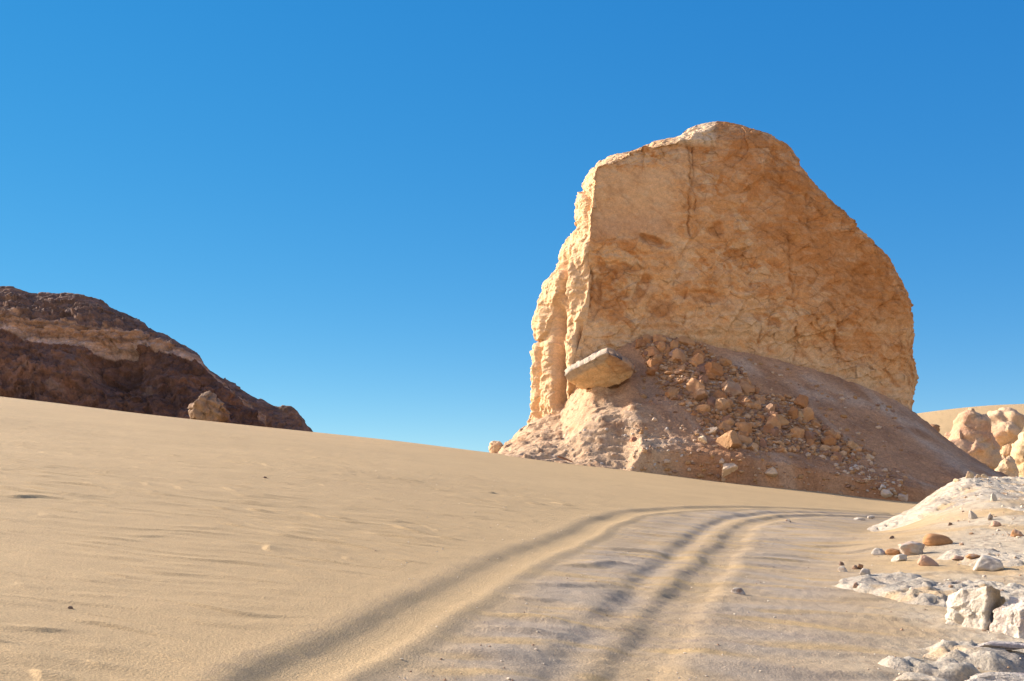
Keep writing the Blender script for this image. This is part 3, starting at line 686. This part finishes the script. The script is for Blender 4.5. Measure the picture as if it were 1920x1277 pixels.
ST = [  # u, v of the foot, width, height (photo px), seed, colours, label
 (1757, 1021, 50, 22, 3, BRN, None, dict(planes=3, soft=.25, rough=.03), 'smooth brown dome-shaped stone on sand behind the jagged grey stone'),
 (1708, 1040, 48, 27, 5, GREYW, PINKB, dict(planes=16, soft=.03, rough=.10), 'jagged grey white stone in front of the smooth brown stone'),
 (1739, 1060, 34, 20, 8, PINKB, None, dict(planes=5, soft=.15), 'rounded pinkish brown stone with a long shadow below the jagged stone'),
 (1688, 1052, 29, 14, 9, WHITE, GREYW, dict(planes=14, soft=.03, rough=.08), 'small pitted white stone between jagged stone and sand drift'),
 (1648, 1039, 30, 12, 12, WHITE, GREYW, dict(planes=8), 'low white wedge stone at the left end of the stone row'),
 (1674, 1039, 28, 11, 14, BRN, None, dict(planes=5, soft=.15), 'low brown stone beside the white wedge stone'),
 (1824, 1046, 34, 8, 16, BRN, PINKB, dict(planes=5, soft=.12), 'thin flat brown stone behind the boxy grey stone'),
 (1797, 1047, 30, 6, 17, PINKB, None, dict(planes=5, soft=.12), 'very thin pinkish flat stone half buried in sand'),
 (1851, 1068, 54, 28, 18, GREYW, WHITE, dict(planes=8, soft=.05), 'boxy grey white stone casting a long thin shadow'),
 (1580, 1072, 18, 11, 21, WHITE, PINKB, dict(planes=8), 'largest pale stone at left end of the small pebble cluster'),
 (1578, 1060, 10, 8, 22, DARK, None, dict(planes=8), 'tiny dark stone at the back left of the pebble cluster'),
 (1603, 1067, 11, 8, 23, DARK, PINKB, dict(planes=8), 'tiny dark brown stone in the middle of the pebble cluster'),
 (1613, 1067, 12, 10, 24, BRN, DARK, dict(planes=9), 'brown upright pebble near right of the pebble cluster'),
 (1622, 1077, 22, 12, 25, GREYW, WHITE, dict(planes=7), 'grey stone at right end of the pebble cluster with a long shadow'),
 (1604, 1100, 11, 9, 26, PINKB, DARK, dict(planes=8), 'lone brown pebble in front of the pebble cluster'),
 (1384, 1113, 27, 12, 27, GREYW, DARK, dict(planes=9), 'lone grey stone beside the right wheel track'),
 (1478, 979, 11, 6, 28, GREYW, DARK, dict(planes=8), 'small pale stone on the far bend of the track'),
 (1863, 939, 12, 15, 29, WHITE, None, dict(planes=5, soft=.1), 'small upright white stone on top of the outcrop'),
 (1824, 973, 16, 17, 31, GREYW, WHITE, dict(planes=9), 'tilted grey stone on the slope below the upright white stone'),
 (1856, 975, 10, 12, 32, GREYW, DARK, dict(planes=9), 'thin tilted stone right of the tilted grey stone'),
 (1866, 987, 20, 11, 33, PINKB, None, dict(planes=9), 'pinkish wedge stone below the thin tilted stone'),
 (1907, 1005, 24, 13, 34, PINKB, BRN, dict(planes=7), 'brown pointed stone on sand near the right photo edge'),
 (1612, 975, 22, 5, 35, WHITE, None, dict(planes=7), 'flat white stone beside the far end of the track'),
 (1632, 973, 14, 7, 36, WHITE, GREYW, dict(planes=9), 'lumpy white stone next to the outcrop tip'),
 (1672, 1010, 9, 6, 37, DARK, None, dict(planes=9), 'tiny dark stone on pale slope above the brown dome stone'),
 (1782, 985, 9, 6, 38, DARK, None, dict(planes=9), 'tiny dark stone on sand patch left of the tilted stone'),
 (1849, 1064, 1, 1, 0, None, None, None, None),
 (1817, 897, 16, 14, 39, CREAM, PINKB, dict(planes=8), 'squat orange cream stone on the skyline of the outcrop'),
 (1834, 895, 9, 6, 40, CREAM, None, dict(planes=8), 'small cream stone right of the squat skyline stone'),
 (1846, 896, 13, 8, 41, CREAM, None, dict(planes=8), 'flat cream stone in the middle of the skyline row'),
 (1858, 894, 9, 6, 42, PINKB, None, dict(planes=8), 'small pinkish stone at right end of the skyline row'),
 (1796, 903, 16, 6, 43, CREAM, None, dict(planes=8), 'low cream stone at left start of the skyline row'),
 (132, 1141, 9, 5, 44, DARK, None, dict(planes=8), 'single dark pebble on the rippled dune at left'),
 (497, 896, 8, 3, 45, DARK, None, dict(planes=8), 'tiny dark pebble high on the smooth dune'),
]
for (u, v, w, h, sd, c1, c2, kw, lab) in ST:
    if lab is None: continue
    place('stone', stone(w, h, sd, c1, c2, **kw), u, v, lab, 'stone', rz=sd * 1.3 % 0.7 - 0.35, sink=0.18)

# the big split block and the slabs beside it
def block_shade(P, nn):                                  # right side painted brown to stand in for its shade
    return sst(-0.02, 0.10, P[:, 0] + 0.8 * P[:, 1] * 0 + 0.06 * nn)
place('limestone_block', lambda s: (rock_mesh('block', (122*s, 110*s, 104*s), 52, level=6, soft=.05, rough=.11, pl=[(-.72, -.62, .30, .80), (-1, .3, .25, .95), (.75, -.68, .05, .62), (-.1, .1, 1, .74), (.6, .1, .75, .80), (-.6, .2, .8, .86), (0, 1, .1, .9), (0, 0, -1, .7), (1, .2, .1, .9)], col=(0.52, 0.47, 0.40), col2=(0.40, 0.28, 0.16), cmix=block_shade, mat=M_lime), 92*s),
      1833, 1170, 'large white limestone block with a brown shaded side', 'boulder', sink=0.30, rz=0.0)
place('limestone_slab', lambda s: (rock_mesh('block', (110*s, 80*s, 86*s), 57, level=6, soft=.04, rough=.10, pl=[(-.1, -1, .2, .7), (-1, -.2, .35, .85), (1, 0, .1, .95), (-.4, 0, 1, .72), (.5, 0, .8, .8), (0, 1, 0, .9), (0, 0, -1, .7)], col=(0.48, 0.41, 0.36), col2=(0.58, 0.52, 0.45), mat=M_lime), 74*s),
      1915, 1187, 'grey upright slab right of the large white block', 'boulder', sink=0.25, rz=0.35)
place('limestone_slab', lambda s: (rock_mesh('block', (120*s, 50*s, 16*s), 58, level=5, planes=6, soft=.06, rough=.08, col=(0.46, 0.42, 0.37), col2=(0.36, 0.32, 0.32), mat=M_lime), 16*s),
      1880, 1214, 'thin flat slab lying on sand below the large white block', 'rock slab', sink=0.2, rz=0.1)
place('limestone_slab', lambda s: (rock_mesh('block', (190*s, 110*s, 34*s), 60, level=6, planes=7, soft=.05, rough=.09, col=(0.48, 0.43, 0.37), col2=(0.40, 0.34, 0.33), mat=M_lime), 34*s),
      1890, 1290, 'broad pitted slab in the bottom right corner', 'rock slab', sink=0.2, rz=0.15)
place('limestone_slab', lambda s: (rock_mesh('block', (110*s, 70*s, 26*s), 61, level=5, planes=9, soft=.06, rough=.09, col=(0.50, 0.44, 0.35), col2=(0.50, 0.42, 0.32), mat=M_lime), 26*s),
      1722, 1282, 'pale crumbly slab on sand at the bottom edge', 'rock slab', sink=0.25, rz=0.0)

# ------------------------------------------------------------------ knobbly boulders behind the scree, right
def knob(u, v, wpx, hpx, y, seed, lobes, label, col=(0.56, 0.39, 0.25), col2=(0.44, 0.27, 0.18)):
    s = y / F; sz = (wpx * s, wpx * s * 0.9, hpx * s)
    me = rock_mesh('boulder', sz, seed, level=6, lobes=lobes, rough=0.095, col=col, col2=col2, mat=M_cliff, ledge=0.07)
    add('boulder', me, label, 'boulder', loc=((u - 960) * s, y, HC + (VH - v) * s))
knob(1815, 930, 132, 166, 88, 5, [(0, 0, 0, .75), (-.35, -.25, -.35, .7), (.35, -.2, -.5, .6), (.1, .0, .55, .55), (.45, .1, .0, .5), (-.5, 0, -.7, .6), (-.05, -.45, -.1, .45)], 'big knobbly pinkish boulder just behind the scree slope')
knob(1896, 935, 150, 172, 95, 9, [(0, 0, 0, .6), (-.2, -.1, .5, .5), (.1, 0, .85, .42), (-.3, 0, .85, .35), (.5, -.1, -.3, .75), (-.4, -.2, -.6, .6), (.7, 0, -.6, .6)], 'cream knobbly boulder with a brown lumpy cap at right edge', (0.55, 0.40, 0.265), (0.43, 0.27, 0.18))
knob(1888, 940, 44, 86, 84, 14, [(0, 0, 0, .7), (.1, -.1, .5, .5), (-.1, -.1, -.5, .5)], 'small upright pale boulder between the two big ones', (0.60, 0.45, 0.30), (0.46, 0.29, 0.19))
knob(1950, 945, 110, 138, 90, 17, [(0, 0, 0, .7), (-.3, -.1, .4, .5), (.3, -.1, -.4, .6)], 'pale rounded boulder cut off by the right photo edge', (0.60, 0.45, 0.28), (0.48, 0.32, 0.2))
knob(1751, 815, 22, 20, 80, 19, [(0, 0, 0, .8), (.3, 0, .3, .5)], 'small dark boulder peeping over the scree edge', (0.34, 0.2, 0.11), (0.28, 0.16, 0.1))
knob(932, 862, 32, 36, 64, 23, [(0, 0, 0, .8), (-.3, 0, .3, .5), (.4, 0, .0, .5)], 'small sunlit boulder on the skyline left of the monolith', (0.68, 0.50, 0.33), (0.55, 0.36, 0.22))

# ------------------------------------------------------------------ fallen rubble on the scree
def scree_hit(u, v): return hit(u, v, scree_raw, 50, 70, 400)
rnd = random.Random(4)
def inside(p, poly):
    x, y = p; c = False
    for (x1, y1), (x2, y2) in zip(poly, poly[1:] + poly[:1]):
        if (y1 > y) != (y2 > y) and x < (x2 - x1) * (y - y1) / (y2 - y1) + x1: c = not c
    return c
POLY = [(1190, 640), (1235, 628), (1320, 645), (1345, 675), (1390, 690), (1420, 735), (1490, 745), (1530, 790), (1570, 815), (1640, 850), (1590, 868), (1500, 850), (1440, 850), (1390, 840), (1330, 820), (1290, 770), (1240, 730), (1215, 690)]
VAR = []
for k in range(22):
    c1, c2 = [((0.40, 0.20, 0.09), (0.30, 0.15, 0.08)), ((0.46, 0.26, 0.13), (0.36, 0.19, 0.10)), ((0.30, 0.17, 0.11), (0.24, 0.14, 0.10)), ((0.50, 0.29, 0.15), (0.40, 0.22, 0.12))][k % 4]
    VAR.append(rock_mesh('rubble', (1.0, rnd.uniform(.6, .95), rnd.uniform(.5, .85)), 100 + k, level=3, smooth=False, planes=5 + k % 4, soft=0.006, rough=0.045, col=c1, col2=c2, mat=M_rubble))
RL = 'brown angular block in the rubble heap on the shaded scree'
def rubble(u, v, px, me, label, group, name='rubble_block', sink=0.42):
    x, y, z = scree_hit(u, v); s = px * y / F
    z = scree(np.array([x]), np.array([y]))[0]
    o = add(name, me, label, 'rock', group, loc=(x, y, z - sink * s * 0.6))
    o.scale = (s, s, s); o.rotation_euler = (rnd.uniform(-.7, .7), rnd.uniform(-.7, .7), rnd.uniform(0, 6.28)); return o
cnt = 0
while cnt < 285:
    u, v = rnd.uniform(1185, 1645), rnd.uniform(625, 870)
    if not inside((u, v), POLY): continue
    px = 9 + 34 * rnd.random()**2.6 * (1 if u < 1520 else 0.6)
    rubble(u, v, px, VAR[rnd.randrange(22)], RL, 'brown rubble heaped on the shaded scree'); cnt += 1
big = lambda sd, c1, c2, **k: rock_mesh('rubble', (1.0, .85, .75), sd, level=4, smooth=False, planes=7, soft=0.01, rough=0.05, col=c1, col2=c2, mat=M_rubble, **k)
for (u, v, px, sd, c1, c2, lab) in (
    (1264, 668, 42, 201, (0.33, 0.22, 0.17), (0.28, 0.19, 0.15), 'big flat grey brown block at the top of the rubble heap'),
    (1378, 735, 44, 202, (0.40, 0.27, 0.18), (0.33, 0.20, 0.13), 'big smooth block on the right side of the rubble heap'),
    (1352, 764, 36, 203, (0.46, 0.29, 0.17), (0.38, 0.22, 0.13), 'rounded tan block with a pale top amid the rubble'),
    (1365, 830, 54, 231, (0.42, 0.255, 0.14), (0.34, 0.2, 0.11), 'largest orange brown block at the lower edge of the rubble heap'),
    (1335, 812, 30, 205, (0.72, 0.60, 0.45), (0.66, 0.52, 0.38), 'bright cream block beside the largest orange brown block'),
    (1318, 826, 20, 206, (0.66, 0.52, 0.36), (0.6, 0.45, 0.3), 'small cream block left of the bright cream block'),
    (1410, 842, 28, 207, (0.50, 0.33, 0.20), (0.44, 0.28, 0.17), 'tan block standing apart below the rubble heap'),
    (1462, 795, 46, 208, (0.44, 0.26, 0.13), (0.38, 0.22, 0.12), 'wide orange block in the right rubble cluster'),
    (1440, 772, 34, 209, (0.38, 0.24, 0.16), (0.32, 0.2, 0.13), 'upright brown block in the right rubble cluster'),
    (1500, 782, 24, 210, (0.50, 0.34, 0.19), (0.42, 0.27, 0.15), 'tilted tan block at the right end of the right cluster'),
    (1600, 838, 26, 211, (0.50, 0.35, 0.22), (0.42, 0.27, 0.16), 'pale brown block alone on the right of the scree'),
    (1632, 860, 17, 212, (0.55, 0.42, 0.30), (0.48, 0.36, 0.25), 'small pale block lowest right on the scree'),
    (1545, 842, 20, 213, (0.52, 0.38, 0.27), (0.46, 0.33, 0.23), 'pinkish block midway along the lower scree'),
    (1310, 745, 34, 214, (0.40, 0.24, 0.14), (0.33, 0.2, 0.12), 'dark brown block at the centre of the rubble heap'),
    (1665, 925, 22, 215, (0.58, 0.50, 0.42), (0.50, 0.42, 0.36), 'pale grey boulder at the foot of the scree near the outcrop'),
    (1694, 938, 26, 216, (0.54, 0.42, 0.34), (0.48, 0.37, 0.30), 'rounded pinkish boulder at the right foot of the scree'),
    (1653, 915, 14, 217, (0.50, 0.47, 0.45), (0.42, 0.39, 0.37), 'bluish grey stone above the pale grey boulder'),
    (1370, 882, 44, 218, (0.62, 0.47, 0.33), (0.54, 0.40, 0.28), 'broad cream knobbly rock set in the brown toe of the scree'),
    (1440, 886, 26, 219, (0.60, 0.46, 0.32), (0.5, 0.38, 0.27), 'small cream rock right of the broad one in the toe'),
    (1185, 826, 16, 220, (0.42, 0.2, 0.13), (0.36, 0.18, 0.11), 'reddish brown block on the sunlit shoulder of the scree'),
    ):
    rubble(u, v, px, big(sd, c1, c2), lab, None, 'rock', 0.35)
# the rest of the heap, too many and too small to tell apart
hp, hs_ = [], []
while len(hp) < 1500:
    u, v = rnd.uniform(1185, 1645), rnd.uniform(625, 870)
    if not inside((u, v), POLY): continue
    x, y, z = scree_hit(u, v); hp.append((x, y, z)); hs_.append(0.14 + 0.42 * rnd.random()**2.2)
HEAP = (np.array(hp), np.array(hs_))
# pale stones at the foot
VP = [rock_mesh('scree_stone', (1.0, .8, .65), 300 + k, level=2, planes=8, soft=0.03, rough=0.05, col=((0.56, 0.47, 0.38), (0.50, 0.45, 0.41), (0.46, 0.33, 0.24))[k % 3], mat=M_rubble) for k in range(9)]
n = 0
while n < 38:
    u = rnd.uniform(1560, 1700); v = 850 + (u - 1560) * 0.55 + rnd.gauss(6, 13)
    if v > 935: continue
    rubble(u, v, rnd.uniform(3.5, 9), VP[rnd.randrange(9)], 'small pale stone in the trail down to the right foot of the scree', 'pale stones trailing down the right of the scree', 'scree_stone'); n += 1
n = 0
while n < 60:
    u = rnd.uniform(985, 1300); v = rnd.uniform(800, 882)
    if v > 850 + (u - 920) * 0.13 or v < 850 - (u - 930) * 0.9: continue
    rubble(u, v, rnd.uniform(3, 8.5), VP[rnd.randrange(9)], 'small sunlit stone on the ledgy left shoulder of the scree', 'sunlit stones on the left shoulder', 'scree_stone'); n += 1

# thin dark sliver of rock lying at the sand's edge
ya = yb = 52.6; xa, za, xb, zb = (1045 - 960) / F * ya, HC + (VH - 857) / F * ya, (1075 - 960) / F * ya, HC + (VH - 868) / F * ya
me = rock_mesh('sliver', (math.hypot(xb - xa, zb - za) * 1.05, 0.14, 0.10), 77, level=3, planes=6, soft=.05, rough=.05, col=(0.30, 0.15, 0.09), mat=M_rubble)
o = add('rock_sliver', me, 'thin straight reddish brown sliver at the left foot of the scree', 'stone', loc=((xa + xb) / 2, ya, (za + zb) / 2))
o.rotation_euler = (0, math.atan2(za - zb, xb - xa), 0)

# ------------------------------------------------------------------ loose gravel
def scatter(name, pts, sizes, cols, mat, seed, label=None, cat=None):
    D, Fc = ico(1); rs = np.random.RandomState(seed); n = len(pts)
    sh = D[None] * rs.uniform(0.6, 1.1, (n, len(D), 1)) * np.stack([np.ones(n), rs.uniform(.6, 1, n), rs.uniform(.4, .8, n)], -1)[:, None]
    a = rs.uniform(0, 6.28, n); ca, sa = np.cos(a)[:, None], np.sin(a)[:, None]
    V = np.stack([sh[..., 0] * ca - sh[..., 1] * sa, sh[..., 0] * sa + sh[..., 1] * ca, sh[..., 2]], -1) * (np.asarray(sizes) / 2)[:, None, None]
    V = V + np.asarray(pts)[:, None]
    T = Fc[None] + (np.arange(n) * len(D))[:, None, None]
    C = np.repeat(np.asarray(cols)[:, None], len(D), 1)
    add(name, mesh_from(name, V, tris=T, col=C, mat=mat, smooth=False), label, cat, kind='stuff')
rs = np.random.RandomState(11)
PAL = np.array([[.62, .55, .45], [.50, .43, .36], [.30, .21, .15], [.40, .27, .18], [.66, .58, .46]])
# on the bank
n = 6500; X = rs.uniform(1.4, 16, n); Y = 5.5 + 23 * rs.uniform(0, 1, n)**1.3
k = (X > 9.6 - (27 - Y) * 0.42 + rs.uniform(1.0, 2.8, n)) & (X < 0.55 * Y + 1); X, Y = X[k], Y[k]
Z = surf_r(X, Y); S = 0.014 + 0.075 * rs.uniform(0, 1, len(X))**6 + 0.0015 * Y * rs.uniform(0, 1, len(X))
scatter('gravel', np.stack([X, Y, Z + S * 0.1], -1), S, PAL[rs.randint(0, 5, len(X))], M_stone, 1, 'loose pale and brown gravel scattered over the bank', 'gravel')
# on the pan
n = 1500; Y = 5.5 + 22 * rs.uniform(0, 1, n)**1.5; X = rs.uniform(-0.15, 0.42, n) * Y + 0.2
Z = ground(X, Y); S = 0.006 + 0.022 * rs.uniform(0, 1, n)**4
scatter('gravel', np.stack([X, Y, Z + S * 0.1], -1), S, PAL[rs.randint(0, 5, n)], M_stone, 2, 'sparse tiny grit on the grey pan between the tracks', 'gravel')
hpt = HEAP[0].copy(); hpt[:, 2] = scree(hpt[:, 0], hpt[:, 1]) + 0.1 * HEAP[1]
PH = np.array([[.40, .22, .11], [.48, .29, .16], [.32, .19, .12], [.54, .36, .22], [.36, .20, .10]])
scatter('rubble_debris', hpt, HEAP[1], PH[rs.randint(0, 5, len(hpt))], M_rubble, 5, 'brown chips and small blocks filling the rubble heap', 'rubble')
# on the scree
n = 14000; U = rs.uniform(1190, 1700, n); Vv = rs.uniform(630, 930, n)
ok = [(inside((a, b), POLY) or (abs(b - (850 + (a - 1560) * .5)) < 36 * rs.rand() and a > 1400) or (rs.rand() < .12 and b > Hc(a) + 12)) for a, b in zip(U, Vv)]
U, Vv = U[ok], Vv[ok]
pt = np.array([scree_hit(a, b) for a, b in zip(U, Vv)]); pt[:, 2] = scree(pt[:, 0], pt[:, 1])
S = 0.08 + 0.40 * rs.uniform(0, 1, len(U))**4
PR = np.array([[.36, .22, .13], [.44, .29, .18], [.28, .18, .13], [.52, .40, .30], [.40, .24, .12]])
scatter('scree_debris', pt, S, PR[rs.randint(0, 5, len(U))], M_rubble, 3, 'small brown debris between the rubble blocks on the scree', 'debris')

# ------------------------------------------------------------------ dark hill on the left
def build_hill():
    top = pw([(-420, 560), (-300, 545), (-160, 540), (-60, 533), (0, 537), (20, 538), (55, 548), (100, 549), (150, 553), (185, 561), (215, 580), (270, 606), (278, 616), (330, 640), (368, 660), (377, 672), (380, 684), (420, 712), (470, 740), (512, 761), (545, 764), (560, 775), (568, 790), (572, 812), (590, 840)])
    bt = pw([(-420, 600), (0, 590), (60, 602), (150, 610), (250, 622), (300, 640), (340, 655), (372, 668), (380, 684), (600, 900)])
    bb = pw([(-420, 640), (0, 612), (60, 640), (150, 650), (200, 662), (245, 660), (262, 646), (300, 655), (340, 672), (378, 684), (600, 900)])
    us = np.linspace(-420, 588, 700)
    tp = top(us); b0 = np.maximum(bt(us), tp + 1); b1 = np.maximum(bb(us), b0 + 1)
    Y0 = 95.0
    zz = lambda v, y: HC + (VH - v) / F * y
    prof = []
    K = [(84, None, 60), (94, 'bb', 170), (94.9, 'bt', 60), (100, 'top', 110), (106, 'back', 30), (122, 'end', 20)]
    pts = []
    for y, k, n in K:
        if k is None: z = np.full(us.shape, -2.5)
        elif k == 'bb': z = zz(b1, y)
        elif k == 'bt': z = zz(b0, y)
        elif k == 'top': z = zz(tp, y)
        elif k == 'back': z = zz(tp, 100) * 0.8
        else: z = np.full(us.shape, -3.0)
        pts.append(np.stack([(us - 960) / F * min(y, 100), np.full(us.shape, float(y)), z], -1))
    rows = []
    for i in range(len(K) - 1):
        for t in np.linspace(0, 1, K[i + 1][2], endpoint=False): rows.append(pts[i] * (1 - t) + pts[i + 1] * t)
    rows.append(pts[-1]); P = np.array(rows)
    # round the right-hand end backwards
    x, y, z = P[..., 0], P[..., 1], P[..., 2]
    v = VH - (z - HC) / y * F; u = 960 + x / y * F
    nr = grid_normals(P, False)
    if nr[150:230, :, 1].mean() > 0: nr = -nr
    row = np.arange(P.shape[0]); slope = (sst(170, 120, row))[:, None] * np.ones_like(x); band = ((row > 168) & (row < 235))[:, None] * np.ones_like(x); cap = (row >= 232)[:, None] * np.ones_like(x)
    gul = fbm(x / 6.5 + z * 0.10, y / 14, z / 20, 4, 90, ridged=True)
    d = slope * (1.9 * (gul - 0.35)) + 0.5 * fbm(x / 3, y / 3, z / 2.2, 4, 91)
    f1, _ = flakes(x / 2.4, y / 2.4, z / 1.3, 92); f2, _ = flakes(x / 0.8, y / 0.8, z / 0.5, 93)
    f3, _ = flakes(x / 0.35, y / 0.35, z / 0.25, 77)
    d += 0.55 * f1 * (1 - 0.4 * band) + 0.26 * f2 + 0.11 * f3 + 0.25 * fbm(x / 0.9, y / 0.9, z / 0.6, 4, 78, ridged=True) + 0.12 * perlin(x / 9, y / 9, z / 0.5, 94) * (band + cap)
    # dark hollow under the band
    d -= 2.2 * np.exp(-((u - 225) / 60)**2 - ((v - 700) / 36)**2) - 1.2 * np.exp(-((u - 110) / 70)**2 - ((v - 705) / 40)**2)
    lim = np.minimum(1, np.maximum(0.25, (v - top(u)) / 22))
    P = P + nr * (d * lim)[..., None]
    dark = np.array([0.085, 0.052, 0.042]); red = np.array([0.145, 0.082, 0.058]); tan = np.array([0.30, 0.19, 0.12]); pale = np.array([0.31, 0.24, 0.20]); capc = np.array([0.115, 0.075, 0.058])
    n = fbm(x / 3.5, y / 3.5, z / 2, 5, 95); n2 = fbm(x / 1.1, y / 1.1, z / 0.6, 4, 96)
    c = mix(np.broadcast_to(dark, x.shape + (3,)), red, sst(-0.15, 0.35, n + 0.25 * n2 + 0.25 * sst(190, 120, u)))
    c = mix(c, capc * 1.2, cap * 0.8); c = mix(c, tan * 0.75, cap * 0.6 * sst(0.1, 0.4, n2 + 0.5 * perlin(x / 6, y / 6, z / 1.0, 97)))
    c = mix(c, tan, band * np.clip(0.9 - 0.5 * sst(0, .4, n2), 0, 1))
    c = mix(c, pale, band * sst(0.55, 0.9, (v - bt(u)) / np.maximum(bb(u) - bt(u), 4)) * 0.7)
    c = mix(c, tan * 0.8, slope * 0.75 * np.exp(-((u - 165 - (v - 690) * .35) / 22)**2) * sst(735, 700, v) * sst(640, 660, v))
    c = mix(c, pale * 0.6, slope * 0.5 * sst(0.25, 0.5, fbm(x / 2.2, y / 2.2, z / 1.0, 4, 98)))
    stra = perlin(x / 14, y / 14, z / 0.33, 79) + 0.6 * perlin(x / 7, y / 7, z / 0.15, 80)
    c = c * (1 + (0.35 * slope + 0.50 * band + 0.45 * cap) * np.clip(stra, -1, 1))[..., None] * np.array([1.25, 1.22, 1.28])
    add('rocky_hill', mesh_from('hill', P, grid_quads(P.shape[0], P.shape[1]), col=c, mat=M_hill), kind='structure')
build_hill()
s = 81 / F
me = rock_mesh('rock_pinnacle', (74*s, 100*s, 84*s), 41, level=6, planes=16, soft=.02, rough=.16, col=(0.29, 0.20, 0.135), col2=(0.16, 0.10, 0.07), mat=M_hill, ledge=.10)
o = add('rock_outcrop', me, 'pale sunlit rock knob standing out from the dark hill', 'rock outcrop', loc=((370 - 960) * s, 81.0, HC + (VH - 812) / F * 81.0))
o.rotation_euler = (0, 0.45, 0.4)
